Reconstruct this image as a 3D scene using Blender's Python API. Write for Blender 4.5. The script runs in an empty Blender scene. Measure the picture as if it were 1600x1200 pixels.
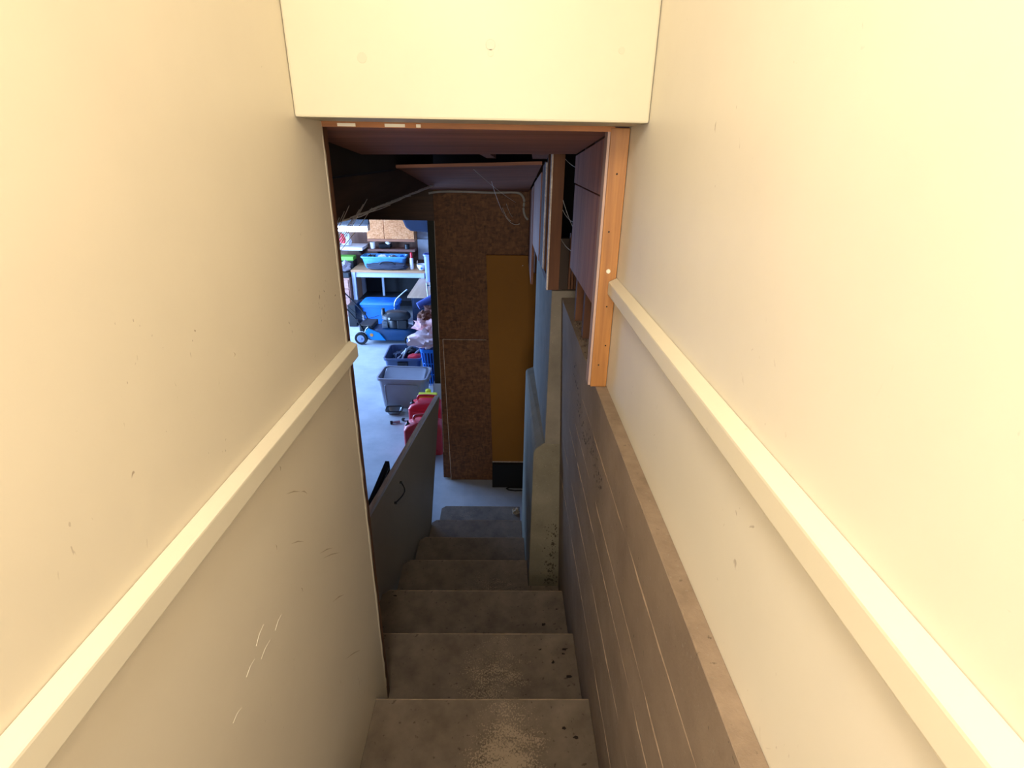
import bpy, bmesh, math, random
from mathutils import Vector, Matrix, noise
random.seed(7)
scene = bpy.context.scene
COL = scene.collection

# ------------------------------------------------------------ camera
cam_d = bpy.data.cameras.new('camera')
cam = bpy.data.objects.new('camera', cam_d); COL.objects.link(cam)
cam_d.sensor_fit = 'HORIZONTAL'; cam_d.sensor_width = 36.0; cam_d.lens = 18.72
cam_d.clip_start = 0.02; cam_d.clip_end = 200
Rm = ((0.99981201, -0.01019764, -0.0164907), (-0.01100598, 0.40171813, -0.91569723), (0.01596256, 0.91570658, 0.40153038))
cam.matrix_world = Matrix.Translation((0, 0, 2.976)) @ Matrix(Rm).to_4x4()
scene.camera = cam

# ------------------------------------------------------------ world, lights, exposure
w = bpy.data.worlds.new('sky'); scene.world = w; w.use_nodes = True
w.node_tree.nodes['Background'].inputs[0].default_value = (0.50, 0.68, 1.0, 1)
w.node_tree.nodes['Background'].inputs[1].default_value = 1.0
vs = scene.view_settings
vs.view_transform = 'Standard'; vs.look = 'None'; vs.gamma = 1.0; vs.exposure = 0.12; vs.use_curve_mapping = False

def area(name, loc, rot, sx, sy, power, col, spread=math.pi):
    l = bpy.data.lights.new(name, 'AREA'); l.shape = 'RECTANGLE'; l.size = sx; l.size_y = sy
    l.energy = power; l.color = col; l.spread = spread
    o = bpy.data.objects.new(name, l); COL.objects.link(o); o.location = loc; o.rotation_euler = rot
    return o
def point(name, loc, r, power, col):
    l = bpy.data.lights.new(name, 'POINT'); l.energy = power; l.color = col; l.shadow_soft_size = r
    o = bpy.data.objects.new(name, l); COL.objects.link(o); o.location = loc
    return o
# daylight through the open garage door in the garage's left wall
area('garage_door_daylight', (-4.72, 7.9, 1.15), (0, -math.pi/2, 0), 2.2, 4.2, 640, (0.31, 0.54, 1.0))
# warm bulb on the stairwell ceiling above and behind the viewer
point('stairwell_bulb', (-0.16, -0.35, 3.70), 0.16, 42, (1.0, 0.92, 0.82))
# added fill light in the hall behind the viewer, lighting the stairs
area('hall_fill_light', (-0.1, -3.40, 2.95), (math.pi/2, 0, 0), 1.5, 1.5, 140, (1.0, 0.93, 0.84))

# ------------------------------------------------------------ helpers: colour, materials
def lin(c):
    if isinstance(c, str):
        c = c.lstrip('#'); c = [int(c[i:i+2], 16)/255 for i in (0, 2, 4)]
    return tuple((x/12.92 if x <= 0.04045 else ((x+0.055)/1.055)**2.4) for x in c) + (1.0,)
def newmat(name):
    m = bpy.data.materials.new(name); m.use_nodes = True
    nt = m.node_tree; b = nt.nodes['Principled BSDF']
    tc = nt.nodes.new('ShaderNodeTexCoord')
    return m, nt, b, tc
def mapping(nt, tc, scale=(1, 1, 1), rot=(0, 0, 0)):
    mp = nt.nodes.new('ShaderNodeMapping'); mp.inputs['Scale'].default_value = scale; mp.inputs['Rotation'].default_value = rot
    nt.links.new(tc.outputs['Object'], mp.inputs['Vector']); return mp.outputs[0]
def noise_n(nt, vec, scale, detail=4, rough=0.55, dist=0.0):
    n = nt.nodes.new('ShaderNodeTexNoise'); n.inputs['Scale'].default_value = scale
    n.inputs['Detail'].default_value = detail; n.inputs['Roughness'].default_value = rough; n.inputs['Distortion'].default_value = dist
    nt.links.new(vec, n.inputs['Vector']); return n.outputs['Fac']
def ramp(nt, fac, stops):
    r = nt.nodes.new('ShaderNodeValToRGB'); e = r.color_ramp.elements
    while len(e) < len(stops): e.new(0.5)
    for el, (p, c) in zip(e, stops): el.position = p; el.color = c
    nt.links.new(fac, r.inputs[0]); return r.outputs[0]
def mixc(nt, fac, a, b, mode='MIX'):
    m = nt.nodes.new('ShaderNodeMix'); m.data_type = 'RGBA'; m.blend_type = mode
    for s, v in ((0, fac), (6, a), (7, b)):
        if hasattr(v, 'is_output'): nt.links.new(v, m.inputs[s])
        else: m.inputs[s].default_value = v
    return m.outputs[2]
def mathn(nt, op, a, b=None, c=None, clamp=False):
    m = nt.nodes.new('ShaderNodeMath'); m.operation = op; m.use_clamp = clamp
    for i, v in enumerate((a, b, c)):
        if v is None: continue
        if hasattr(v, 'is_output'): nt.links.new(v, m.inputs[i])
        else: m.inputs[i].default_value = v
    return m.outputs[0]
def bump(nt, b, h, strength, dist=0.01):
    bp = nt.nodes.new('ShaderNodeBump'); bp.inputs['Strength'].default_value = strength; bp.inputs['Distance'].default_value = dist
    nt.links.new(h, bp.inputs['Height']); nt.links.new(bp.outputs[0], b.inputs['Normal'])
def sc(c, k): return (min(c[0]*k, 1), min(c[1]*k, 1), min(c[2]*k, 1), 1)
MATS = {}
def mat(name, col, rough=0.6, var=0.12, scale=10, bmp=0.05, metal=0.0, alpha=1.0):
    if name in MATS: return MATS[name]
    m, nt, b, tc = newmat(name); c = lin(col)
    f = noise_n(nt, mapping(nt, tc), scale, 5)
    nt.links.new(ramp(nt, f, [(0.3, sc(c, 1-var)), (0.7, sc(c, 1+var))]), b.inputs['Base Color'])
    b.inputs['Roughness'].default_value = rough; b.inputs['Metallic'].default_value = metal
    if bmp: bump(nt, b, f, bmp)
    if alpha < 1: b.inputs['Alpha'].default_value = alpha
    MATS[name] = m; return m
def wood(name, c1, c2, axis='z', rough=0.6, fine=60, stretch=0.06, bmp=0.08):
    if name in MATS: return MATS[name]
    m, nt, b, tc = newmat(name)
    s = {'x': (stretch, 1, 1), 'y': (1, stretch, 1), 'z': (1, 1, stretch)}[axis]
    v = mapping(nt, tc, s)
    f = noise_n(nt, v, fine, 6, 0.65, 0.4)
    g = noise_n(nt, v, fine*0.2, 3, 0.5, 1.2)
    mx = mathn(nt, 'ADD', mathn(nt, 'MULTIPLY', f, 0.55), mathn(nt, 'MULTIPLY', g, 0.45))
    nt.links.new(ramp(nt, mx, [(0.34, lin(c1)), (0.66, lin(c2))]), b.inputs['Base Color'])
    b.inputs['Roughness'].default_value = rough; bump(nt, b, mx, bmp)
    MATS[name] = m; return m
def osb(name, dark, mid, light, scale=22):
    if name in MATS: return MATS[name]
    m, nt, b, tc = newmat(name)
    cols = []
    for rz, sv in ((0.4, (1, 1, 2.6)), (1.1, (2.6, 1, 1))):
        vo = nt.nodes.new('ShaderNodeTexVoronoi'); vo.inputs['Scale'].default_value = scale
        nt.links.new(mapping(nt, tc, sv, (0.2, rz, 0.1)), vo.inputs['Vector'])
        cols.append(vo.outputs['Color'])
    mm = mixc(nt, 0.5, cols[0], cols[1])
    bw = nt.nodes.new('ShaderNodeRGBToBW'); nt.links.new(mm, bw.inputs[0])
    f = noise_n(nt, mapping(nt, tc), 5, 4)
    k = mathn(nt, 'ADD', mathn(nt, 'MULTIPLY', bw.outputs[0], 0.75), mathn(nt, 'MULTIPLY', f, 0.3))
    nt.links.new(ramp(nt, k, [(0.22, lin(dark)), (0.5, lin(mid)), (0.8, lin(light))]), b.inputs['Base Color'])
    b.inputs['Roughness'].default_value = 0.7; bump(nt, b, k, 0.15)
    MATS[name] = m; return m
def emit(name, col, strength):
    m, nt, b, tc = newmat(name); b.inputs['Emission Color'].default_value = lin(col); b.inputs['Emission Strength'].default_value = strength
    b.inputs['Base Color'].default_value = lin(col); return m

def paint_wall(name, col, smudge):
    m, nt, b, tc = newmat(name); c = lin(col)
    v = mapping(nt, tc)
    f = noise_n(nt, v, 2.2, 5, 0.6)
    base = ramp(nt, f, [(0.3, sc(c, 0.95)), (0.7, sc(c, 1.03))])
    st = noise_n(nt, mapping(nt, tc, (1, 1.6, 1), (0.5, 0.2, 0.3)), 26, 2, 0.4, 2.5)
    sm = ramp(nt, st, [(0.735, (0, 0, 0, 1)), (0.78, (1, 1, 1, 1))])
    gate = ramp(nt, noise_n(nt, v, 3.1, 2), [(0.52, (0, 0, 0, 1)), (0.66, (1, 1, 1, 1))])
    k = mathn(nt, 'MULTIPLY', mathn(nt, 'MULTIPLY', sm, gate), smudge)
    col_o = mixc(nt, k, base, lin('#8a745c'))
    nt.links.new(col_o, b.inputs['Base Color'])
    b.inputs['Roughness'].default_value = 0.42; b.inputs['Specular IOR Level'].default_value = 0.35
    bump(nt, b, noise_n(nt, v, 90, 3), 0.03, 0.004)
    return m
def concrete(name, c1, c2, scale=6, pits=0.0, rough=0.85, pit_zone=None):
    m, nt, b, tc = newmat(name); v = mapping(nt, tc)
    f = noise_n(nt, v, scale, 7, 0.62)
    base = ramp(nt, f, [(0.3, lin(c1)), (0.7, lin(c2))])
    if pits:
        p = noise_n(nt, v, 120, 3, 0.5)
        k = ramp(nt, p, [(0.66, (0, 0, 0, 1)), (0.72, (1, 1, 1, 1))])
        base = mixc(nt, mathn(nt, 'MULTIPLY', k, pits), base, lin('#9a9082'))
        q = noise_n(nt, v, 70, 4, 0.6)
        kk = ramp(nt, q, [(0.27, (1, 1, 1, 1)), (0.33, (0, 0, 0, 1))])
        base = mixc(nt, mathn(nt, 'MULTIPLY', kk, pits), base, lin('#241f1a'))
    nt.links.new(base, b.inputs['Base Color'])
    b.inputs['Roughness'].default_value = rough; bump(nt, b, noise_n(nt, v, scale*7, 6, 0.65), 0.25, 0.006)
    return m
def tread_mat(name, cx, wx, wy, amt):
    # brown painted board with flaked-off paint where feet land
    m, nt, b, tc = newmat(name); v = mapping(nt, tc)
    f = noise_n(nt, v, 7, 6, 0.6)
    base = ramp(nt, f, [(0.3, lin('#62564b')), (0.7, lin('#887a6c'))])
    sp = nt.nodes.new('ShaderNodeSeparateXYZ'); nt.links.new(tc.outputs['Object'], sp.inputs[0])
    dx = mathn(nt, 'DIVIDE', mathn(nt, 'SUBTRACT', sp.outputs[0], cx), wx)
    dy = mathn(nt, 'DIVIDE', mathn(nt, 'SUBTRACT', sp.outputs[1], wy), 0.26)
    r2 = mathn(nt, 'ADD', mathn(nt, 'MULTIPLY', dx, dx), mathn(nt, 'MULTIPLY', dy, dy))
    g = mathn(nt, 'SUBTRACT', 1.0, r2, clamp=True)
    n1 = noise_n(nt, mapping(nt, tc, (1.0, 0.8, 1)), 190, 5, 0.7)
    n2 = noise_n(nt, mapping(nt, tc, (0.7, 1.5, 1)), 13, 4, 0.65)
    k = mathn(nt, 'ADD', mathn(nt, 'ADD', mathn(nt, 'MULTIPLY', g, 0.165*amt), mathn(nt, 'MULTIPLY', n1, 0.66)), mathn(nt, 'MULTIPLY', n2, 0.34))
    kk = ramp(nt, k, [(0.645, (0, 0, 0, 1)), (0.69, (1, 1, 1, 1))])
    base2 = mixc(nt, mathn(nt, 'MULTIPLY', kk, 0.8), base, lin('#b3a08a'))
    d = ramp(nt, noise_n(nt, v, 45, 3, 0.5), [(0.30, (1, 1, 1, 1)), (0.35, (0, 0, 0, 1))])
    base3 = mixc(nt, mathn(nt, 'MULTIPLY', d, 0.55), base2, lin('#2e251c'))
    nt.links.new(base3, b.inputs['Base Color'])
    b.inputs['Roughness'].default_value = 0.75; bump(nt, b, n1, 0.12, 0.004)
    return m

# ------------------------------------------------------------ helpers: meshes
class MB:
    def __init__(s): s.v = []; s.f = []; s.sm = False
    def add(s, vs_, fs):
        o = len(s.v); s.v += [tuple(p) for p in vs_]; s.f += [tuple(i+o for i in q) for q in fs]; return s
    def box(s, x0, x1, y0, y1, z0, z1):
        return s.add([(x0,y0,z0),(x1,y0,z0),(x1,y1,z0),(x0,y1,z0),(x0,y0,z1),(x1,y0,z1),(x1,y1,z1),(x0,y1,z1)],
                     [(3,2,1,0),(4,5,6,7),(0,1,5,4),(1,2,6,5),(2,3,7,6),(3,0,4,7)])
    def prism(s, a, b):
        """closed solid between two equally long polygon loops a and b"""
        n = len(a); fs = [tuple(range(n-1, -1, -1)), tuple(range(n, 2*n))]
        fs += [(i, (i+1) % n, n+(i+1) % n, n+i) for i in range(n)]
        return s.add(list(a)+list(b), fs)
    def px(s, poly, x0, x1): return s.prism([(x0, p[0], p[1]) for p in poly], [(x1, p[0], p[1]) for p in poly])
    def py(s, poly, y0, y1): return s.prism([(p[0], y0, p[1]) for p in poly], [(p[0], y1, p[1]) for p in poly])
    def pz(s, poly, z0, z1): return s.prism([(p[0], p[1], z0) for p in poly], [(p[0], p[1], z1) for p in poly])
    def tube(s, pts, r, n=8):
        pts = [Vector(p) for p in pts]; rings = []; up = Vector((0, 0, 1))
        for i, p in enumerate(pts):
            t = (pts[min(i+1, len(pts)-1)]-pts[max(i-1, 0)]).normalized()
            a = t.cross(up)
            if a.length < 0.05: a = t.cross(Vector((1, 0, 0)))
            a.normalize(); b = t.cross(a)
            rr = r[i] if isinstance(r, (list, tuple)) else r
            rings.append([p+(a*math.cos(2*math.pi*k/n)+b*math.sin(2*math.pi*k/n))*rr for k in range(n)])
        return s.loft(rings)
    def loft(s, rings, caps=True, closed=False):
        n = len(rings[0]); vs_ = [p for r in rings for p in r]; fs = []
        m = len(rings)
        for i in range(m if closed else m-1):
            j = (i+1) % m
            fs += [(i*n+k, i*n+(k+1) % n, j*n+(k+1) % n, j*n+k) for k in range(n)]
        if caps and not closed: fs += [tuple(range(n-1, -1, -1)), tuple((m-1)*n+k for k in range(n))]
        return s.add(vs_, fs)
    def lathe(s, prof, c, axis='z', n=20):
        rings = []
        for r, h in prof:
            ring = []
            for k in range(n):
                a = 2*math.pi*k/n; u, w_ = r*math.cos(a), r*math.sin(a)
                ring.append({'z': (c[0]+u, c[1]+w_, c[2]+h), 'y': (c[0]+u, c[1]+h, c[2]+w_), 'x': (c[0]+h, c[1]+u, c[2]+w_)}[axis])
            rings.append(ring)
        return s.loft(rings)
    def build(s, name, m, parent=None, loc=None, bevel=0, seg=2, smooth=False):
        me = bpy.data.meshes.new(name)
        L = Vector(loc) if loc is not None else Vector((0, 0, 0))
        me.from_pydata([Vector(p)-L for p in s.v], [], s.f)
        bm = bmesh.new(); bm.from_mesh(me)
        bmesh.ops.recalc_face_normals(bm, faces=bm.faces)
        if bevel:
            es = [e for e in bm.edges if len(e.link_faces) == 2 and e.calc_face_angle(0) > 0.5]
            bmesh.ops.bevel(bm, geom=es, offset=bevel, segments=seg, affect='EDGES', profile=0.6, clamp_overlap=True)
        bm.to_mesh(me); bm.free()
        if smooth:
            me.polygons.foreach_set('use_smooth', [True]*len(me.polygons)); me.set_sharp_from_angle(angle=math.radians(40))
        me.materials.append(m)
        o = bpy.data.objects.new(name, me); COL.objects.link(o)
        if parent: o.parent = parent
        if loc is not None: o.location = L
        return o
def tag(o, label=None, cat=None, group=None, kind=None):
    if label: o['label'] = label
    if cat: o['category'] = cat
    if group: o['group'] = group
    if kind: o['kind'] = kind
    return o
def thing(name, label, cat, loc=(0, 0, 0), rz=0, group=None):
    o = bpy.data.objects.new(name, None); o.empty_display_size = 0.1; COL.objects.link(o)
    o.location = loc; o.rotation_euler = (0, 0, rz); return tag(o, label, cat, group)
def struct(o, label=None, cat='wall'): return tag(o, label, cat, kind='structure')
def rrect(w_, d, r, z, n=5, cx=0, cy=0):
    out = []
    for (sx, sy, a0) in ((1, 1, 0), (-1, 1, 90), (-1, -1, 180), (1, -1, 270)):
        for k in range(n+1):
            a = math.radians(a0+90*k/n)
            out.append((cx+sx*(w_/2-r)+r*math.cos(a), cy+sy*(d/2-r)+r*math.sin(a), z))
    return out
def blob(c, rad, seed, amp=0.35, freq=1.6, nu=28, nv=18, flat=True):
    """crumpled cloth-like lump"""
    b = MB(); rings = []
    for j in range(1, nv):
        th = math.pi*j/nv; ring = []
        for i in range(nu):
            ph = 2*math.pi*i/nu
            d = Vector((math.sin(th)*math.cos(ph), math.sin(th)*math.sin(ph), math.cos(th)))
            q = d*freq+Vector((seed*3.7, seed*1.3, seed*2.1))
            k = 1+amp*(noise.noise(q)+0.9*abs(noise.noise(q*2.1))-0.3+0.45*abs(noise.noise(q*4.3))-0.12)
            p = Vector((d.x*rad[0], d.y*rad[1], d.z*rad[2]))*k
            if flat and p.z < -0.6*rad[2]: p.z = -0.6*rad[2]
            ring.append(Vector(c)+p)
        rings.append(ring)
    return b.loft(rings)

# ------------------------------------------------------------ materials
M_cream = paint_wall('cream_wall_paint', '#e6dfd0', 0.55)
M_creamL = paint_wall('cream_wall_paint_scuffed', '#e3d9c5', 0.85)
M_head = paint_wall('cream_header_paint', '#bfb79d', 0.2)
M_trim = paint_wall('cream_trim_paint', '#e2dac6', 0.3)
M_conc_r = concrete('painted_curb_concrete', '#7c6b5d', '#968473', 5, 0.6)
M_ledge = concrete('dusty_ledge_concrete', '#7c6a59', '#a08c78', 14, 0.5)
M_conc_p = concrete('bare_foundation_concrete', '#655e4d', '#827a68', 5, 0.45)
M_floor = concrete('garage_floor_concrete', '#9ea2a9', '#bbbec4', 3, 0.12, 0.6)
M_edge = wood('raw_brown_wood_edge', '#3a2415', '#6b452a', 'z')
M_stud = wood('orange_fir_stud', '#80501e', '#ae7636', 'z', 0.5, 70, 0.05)
M_ply = wood('old_reddish_plywood', '#7a4e3c', '#a87058', 'x', 0.7, 60, 0.05, 0.2)
M_plyz = wood('old_reddish_plywood_upright', '#76493a', '#ae785f', 'z', 0.7, 60, 0.05, 0.2)
M_dark = wood('dark_old_lumber', '#2c2019', '#4a372b', 'y', 0.8, 40, 0.06)
M_darkz = wood('dark_upright_lumber', '#4a2c1a', '#70462a', 'z', 0.8, 40, 0.06)
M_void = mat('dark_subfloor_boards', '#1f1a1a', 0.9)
M_osb = osb('aged_osb', '#4c2f1a', '#6e4628', '#845a34', 27)
M_osbc = osb('fresh_osb', '#b0632f', '#d28850', '#e6a570', 30)
M_yel = mat('ochre_door_paint', '#905e10', 0.75, 0.05, 3)
M_black = mat('black_rubber', '#0e0e0e', 0.8)
M_blackp = mat('black_plastic', '#1b1c20', 0.4)
M_panel = mat('grey_panel_paint', '#a9a297', 0.5, 0.04, 4)
M_plyedge = wood('pale_plywood_edge', '#a88e7c', '#e0d2c4', 'y', 0.7, 90, 0.03)
M_white = mat('white_plastic', '#e8e8ea', 0.4, 0.03)
M_gtote = mat('grey_tote_plastic', '#9a9aa6', 0.4, 0.03)
M_dtote = mat('slate_blue_tote_plastic', '#4a5d80', 0.4, 0.05)
M_blue = mat('bright_blue_plastic', '#1f74d0', 0.35, 0.05)
M_mower = mat('blue_mower_enamel', '#0e7fc4', 0.3, 0.05, metal=0.1)
M_red = mat('red_fuel_plastic', '#d61f33', 0.35, 0.06)
M_redb = mat('faded_red_fuel_plastic', '#d8434a', 0.4, 0.06)
M_yelp = mat('yellow_plastic', '#e8e23a', 0.4)
M_metal = mat('galvanised_metal', '#9aa0a6', 0.35, 0.1, metal=0.8)
M_cable = mat('grey_cable_sheath', '#a9a6a2', 0.5)
M_web = mat('cobweb_silk', '#e0e0e0', 0.7)

# ------------------------------------------------------------ THE SETTING: upper stairwell
# left wall: panel, its bottom following the first two steps
b = MB().px([(-1.6, 1.50), (0.76, 1.50), (0.76, 1.309), (1.205, 1.309), (1.205, 1.122), (1.325, 1.122), (1.325, 3.95), (-1.6, 3.95)], -0.44, -0.41)
wl = struct(b.build('wall_left', M_creamL), 'scuffed cream painted wall on the left of the stairs')
# raw wood edge with chipped paint at the end of the left wall
b = MB()
b.box(-0.452, -0.4115, 1.325, 1.362, 1.122, 3.02)
b.build('raw_edge', M_edge, wl)
# chipped ragged lip of paint over the raw edge
rnd = random.Random(3); poly = [(1.318, 1.2)]; z = 1.2
while z < 3.0:
    poly.append((1.326+rnd.random()*0.009*(1 if rnd.random() > 0.35 else 0.2), z)); z += 0.012+rnd.random()*0.05
poly.append((1.318, 3.0))
MB().px(poly, -0.412, -0.4095).build('paint_lip', M_creamL, wl)
t1 = struct(MB().prism([(-0.4095, -1.6, 2.520), (-0.388, -1.6, 2.520), (-0.388, -1.6, 2.562), (-0.4095, -1.6, 2.570)],
                [(-0.4095, 1.342, 2.464), (-0.388, 1.342, 2.464), (-0.388, 1.342, 2.500), (-0.4095, 1.342, 2.509)]).build('trim_1', M_trim, None, None, 0.003),
            'cream wooden trim strip across the left wall', 'trim')
# scuffs and scratches on the left wall
M_scd = mat('dark_scuff', '#bdae95', 0.8); M_scp = mat('pale_scratch', '#eee6d6', 0.8)
for (y0_, z0_, y1_, z1_, k_) in ((0.846, 2.372, 0.91, 2.333, 'd'), (0.91, 2.333, 0.938, 2.308, 'd'), (0.646, 2.208, 0.681, 2.219, 'p'), (0.651, 2.171, 0.689, 2.172, 'p'), (0.602, 2.19, 0.634, 2.192, 'p'), (0.711, 2.17, 0.744, 2.175, 'p'), (0.545, 2.163, 0.573, 2.159, 'p'), (0.83, 2.267, 0.885, 2.226, 'd'), (0.953, 2.135, 1.03, 2.085, 'd'), (0.966, 2.11, 1.07, 2.035, 'd'), (1.004, 1.735, 1.12, 1.63, 'd'), (0.835, 2.15, 0.84, 2.133, 'd'), (0.842, 2.437, 0.841, 2.427, 'd'), (0.765, 2.689, 0.764, 2.681, 'd'), (0.772, 2.316, 0.771, 2.302, 'd'), (0.98, 1.962, 1.06, 1.905, 'd')):
    dy, dz = y1_-y0_, z1_-z0_; ln = math.hypot(dy, dz); wy, wz = -dz/ln*0.0013, dy/ln*0.0013
    ym, zm = (y0_+y1_)/2+wy*2, (z0_+z1_)/2+wz*2
    MB().px([(y0_, z0_), (ym-wy, zm-wz), (y1_, z1_), (ym+wy, zm+wz)], -0.4101, -0.4096).build('scuff_mark', M_scd if k_ == 'd' else M_scp, wl)
wr = struct(MB().box(0.281, 0.33, -1.6, 1.345, 2.392, 3.95).build('wall_right', M_cream), 'smooth cream painted wall above the concrete curb')
struct(MB().prism([(0.2805, -1.6, 2.650), (0.260, -1.6, 2.650), (0.260, -1.6, 2.684), (0.2805, -1.6, 2.694)],
                  [(0.2805, 1.318, 2.648), (0.260, 1.318, 2.648), (0.260, 1.318, 2.680), (0.2805, 1.318, 2.690)]).build('trim_2', M_trim, None, None, 0.003),
       'cream wooden trim strip across the right wall', 'trim')
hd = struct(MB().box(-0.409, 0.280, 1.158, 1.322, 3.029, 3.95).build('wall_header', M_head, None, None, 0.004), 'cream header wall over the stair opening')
# faint filler patches on the header
for (x, z, r) in ((-0.27, 3.13, 0.009), (-0.03, 3.155, 0.009), (-0.03, 3.142, 0.006), (0.215, 3.15, 0.006)):
    MB().lathe([(r, 0), (r*0.97, -0.0003)], (x, 1.1579, z), 'y', 14).build('filler_patch', mat('filler_patch_paint', '#b8af95', 0.45, 0.03), hd)
hw = MB().box(-1.5, 1.5, -3.55, -3.45, 1.45, 3.95)
struct(hw.build('wall_behind', M_cream), 'cream hall wall behind the viewer')
for (x0, x1, nm, lb_) in ((-1.55, -1.5, 'wall_hall_left', 'left cream hall wall'), (1.5, 1.55, 'wall_hall_right', 'right cream hall wall')):
    struct(MB().box(x0, x1, -3.55, -1.6, 1.45, 3.95).build(nm, M_cream), lb_+' behind the viewer')
struct(MB().box(-1.5, -0.41, -1.65, -1.602, 1.45, 3.95).build('wall_hall_front_left', M_cream), 'cream hall wall left of the stair head')
struct(MB().box(0.281, 1.5, -1.65, -1.602, 1.45, 3.95).build('wall_hall_front_right', M_cream), 'cream hall wall right of the stair head')
struct(MB().box(-1.5, 1.5, -3.55, -1.602, 1.44, 1.49).build('floor_hall', mat('hall_floor_boards', '#8a6a4c', 0.5)), 'hall floor at the head of the stairs', 'floor')
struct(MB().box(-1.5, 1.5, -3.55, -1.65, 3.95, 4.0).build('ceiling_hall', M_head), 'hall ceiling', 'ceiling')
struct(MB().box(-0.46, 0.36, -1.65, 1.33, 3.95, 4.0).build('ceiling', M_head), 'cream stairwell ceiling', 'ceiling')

# concrete curb wall on the right, slightly battered face, ledge on top
def cxr(z): return 0.251+(2.391-z)*0.042
b = MB().prism([(cxr(0), -1.6, 0), (0.60, -1.6, 0), (0.60, -1.6, 2.391), (0.251, -1.6, 2.391)],
               [(cxr(0), 2.278, 0), (0.60, 2.278, 0), (0.60, 2.278, 2.391), (0.251, 2.278, 2.391)])
cw = struct(b.build('wall_lower_right', M_conc_r), 'grey brown concrete curb wall with board marks beside the steps')
MB().prism([(0.2515, -1.6, 2.3905), (0.2805, -1.6, 2.3905), (0.2805, -1.6, 2.3925), (0.2535, -1.6, 2.3925)],
           [(0.2515, 1.318, 2.3905), (0.2805, 1.318, 2.3905), (0.2805, 1.318, 2.3925), (0.2535, 1.318, 2.3925)]).build('ledge_cap', M_ledge, cw)
# form-board ridges
M_ridge = concrete('ridge_concrete', '#84705e', '#a08b76', 20, 0.2)
rnd = random.Random(5)
for (z, y0, y1) in ((2.243, -1.4, 1.55), (2.07, -1.4, 1.72), (1.95, 0.2, 1.9), (1.76, -1.2, 2.15), (1.52, 0.3, 2.2)):
    rings = []; n = 60
    for i in range(n+1):
        y = y0+(y1-y0)*i/n; zz = z+0.006*noise.noise(Vector((y*1.7, z*9, 0)))+0.0015*(rnd.random()-0.5)
        h = 0.0022*max(0.0, rnd.random()+0.75*noise.noise(Vector((y*6, z*5, 3)))); x = cxr(zz)
        rings.append([(x+0.002, y, zz-0.0022), (x-h, y, zz), (x+0.002, y, zz+0.0022)])
    MB().loft(rings).build('form_ridge', M_ridge, cw)
# rough honeycomb pocks
M_pock = mat('dark_pock_hollow', '#3a332c', 0.95)
b = MB(); rnd = random.Random(11)
for i in range(150):
    t = rnd.random(); y = 1.78-0.62*t+rnd.gauss(0, 0.02); z = 2.27-0.16*t+rnd.gauss(0, 0.022)-0.06*math.sin(t*5)
    r = 0.0018+0.004*rnd.random()**2; x = cxr(z)-0.0006
    b.add([(x, y+r*math.cos(a)*(0.6+0.8*rnd.random()), z+r*math.sin(a)*(0.6+0.8*rnd.random())) for a in [k*math.pi/3 for k in range(6)]], [(0, 1, 2, 3, 4, 5)])
tag(b.build('surface_pocks', M_pock, cw), kind='stuff')

# ------------------------------------------------------------ staircase
RUN, RISE = 0.4255, 0.18696
def ny(k): return 1.2+RUN*k
def nz(k): return 1.306-RISE*k
st = thing('staircase', 'worn brown painted steps leading down to the garage floor', 'stairs', (0, 0, 0)); st['kind'] = 'structure'
lefts = {-3: -0.405, -2: -0.405, -1: -0.405, 0: -0.46, 1: -0.58, 2: -0.597, 3: -0.576, 4: -0.556, 5: -0.533, 6: -0.512}
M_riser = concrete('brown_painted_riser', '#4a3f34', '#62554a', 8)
M_nose = mat('pale_nosing_edge', '#94826e', 0.7, 0.3, 30)  # paler mottled strip along each tread's front edge
wear = {0: (0.02, 0.17, -0.20, 1.25), 1: (-0.03, 0.2, -0.2, 0.9), 2: (-0.02, 0.2, -0.2, 0.25), 3: (-0.05, 0.22, -0.2, 0.7), 4: (-0.1, 0.3, -0.2, 0.3), 5: (-0.05, 0.3, -0.2, 0.3), 6: (-0.3, 0.3, -0.15, 0.55)}
for k in range(-2, 7):
    y1, z1 = ny(k), nz(k); y0 = y1-RUN-0.012; l = lefts[k]
    r0, r1 = (cxr(z1)-0.001,)*2 if k < 3 else (0.151, 0.151)
    cut = 0.03 if k >= 2 else 0.002
    if k == 3:
        poly = [(l, y0), (cxr(z1)-0.001, y0), (cxr(z1)-0.001, 2.276), (0.151, 2.276), (0.151, y1), (l+cut, y1), (l, y1-cut)]
    else:
        if k == -2: y0 = -1.6
        poly = [(l, y0), (r0, y0), (r1, y1), (l+cut, y1), (l, y1-cut)]
    wp = wear.get(k, (0, 0.2, -0.2, 0.5))
    MB().pz(poly, z1-0.038, z1).build('tread', tread_mat('worn_step_paint', *wp), st, (0, y1, z1), 0.003)
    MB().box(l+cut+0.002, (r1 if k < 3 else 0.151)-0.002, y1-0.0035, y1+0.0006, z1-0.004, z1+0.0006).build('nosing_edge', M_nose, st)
    MB().box(l+0.01, (cxr(z1-0.1)-0.004) if k < 3 else 0.150, y1-0.045, y1-0.020, nz(k+1)+0.001 if k < 6 else 0.001, z1-0.039).build('riser', M_riser, st)

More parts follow.
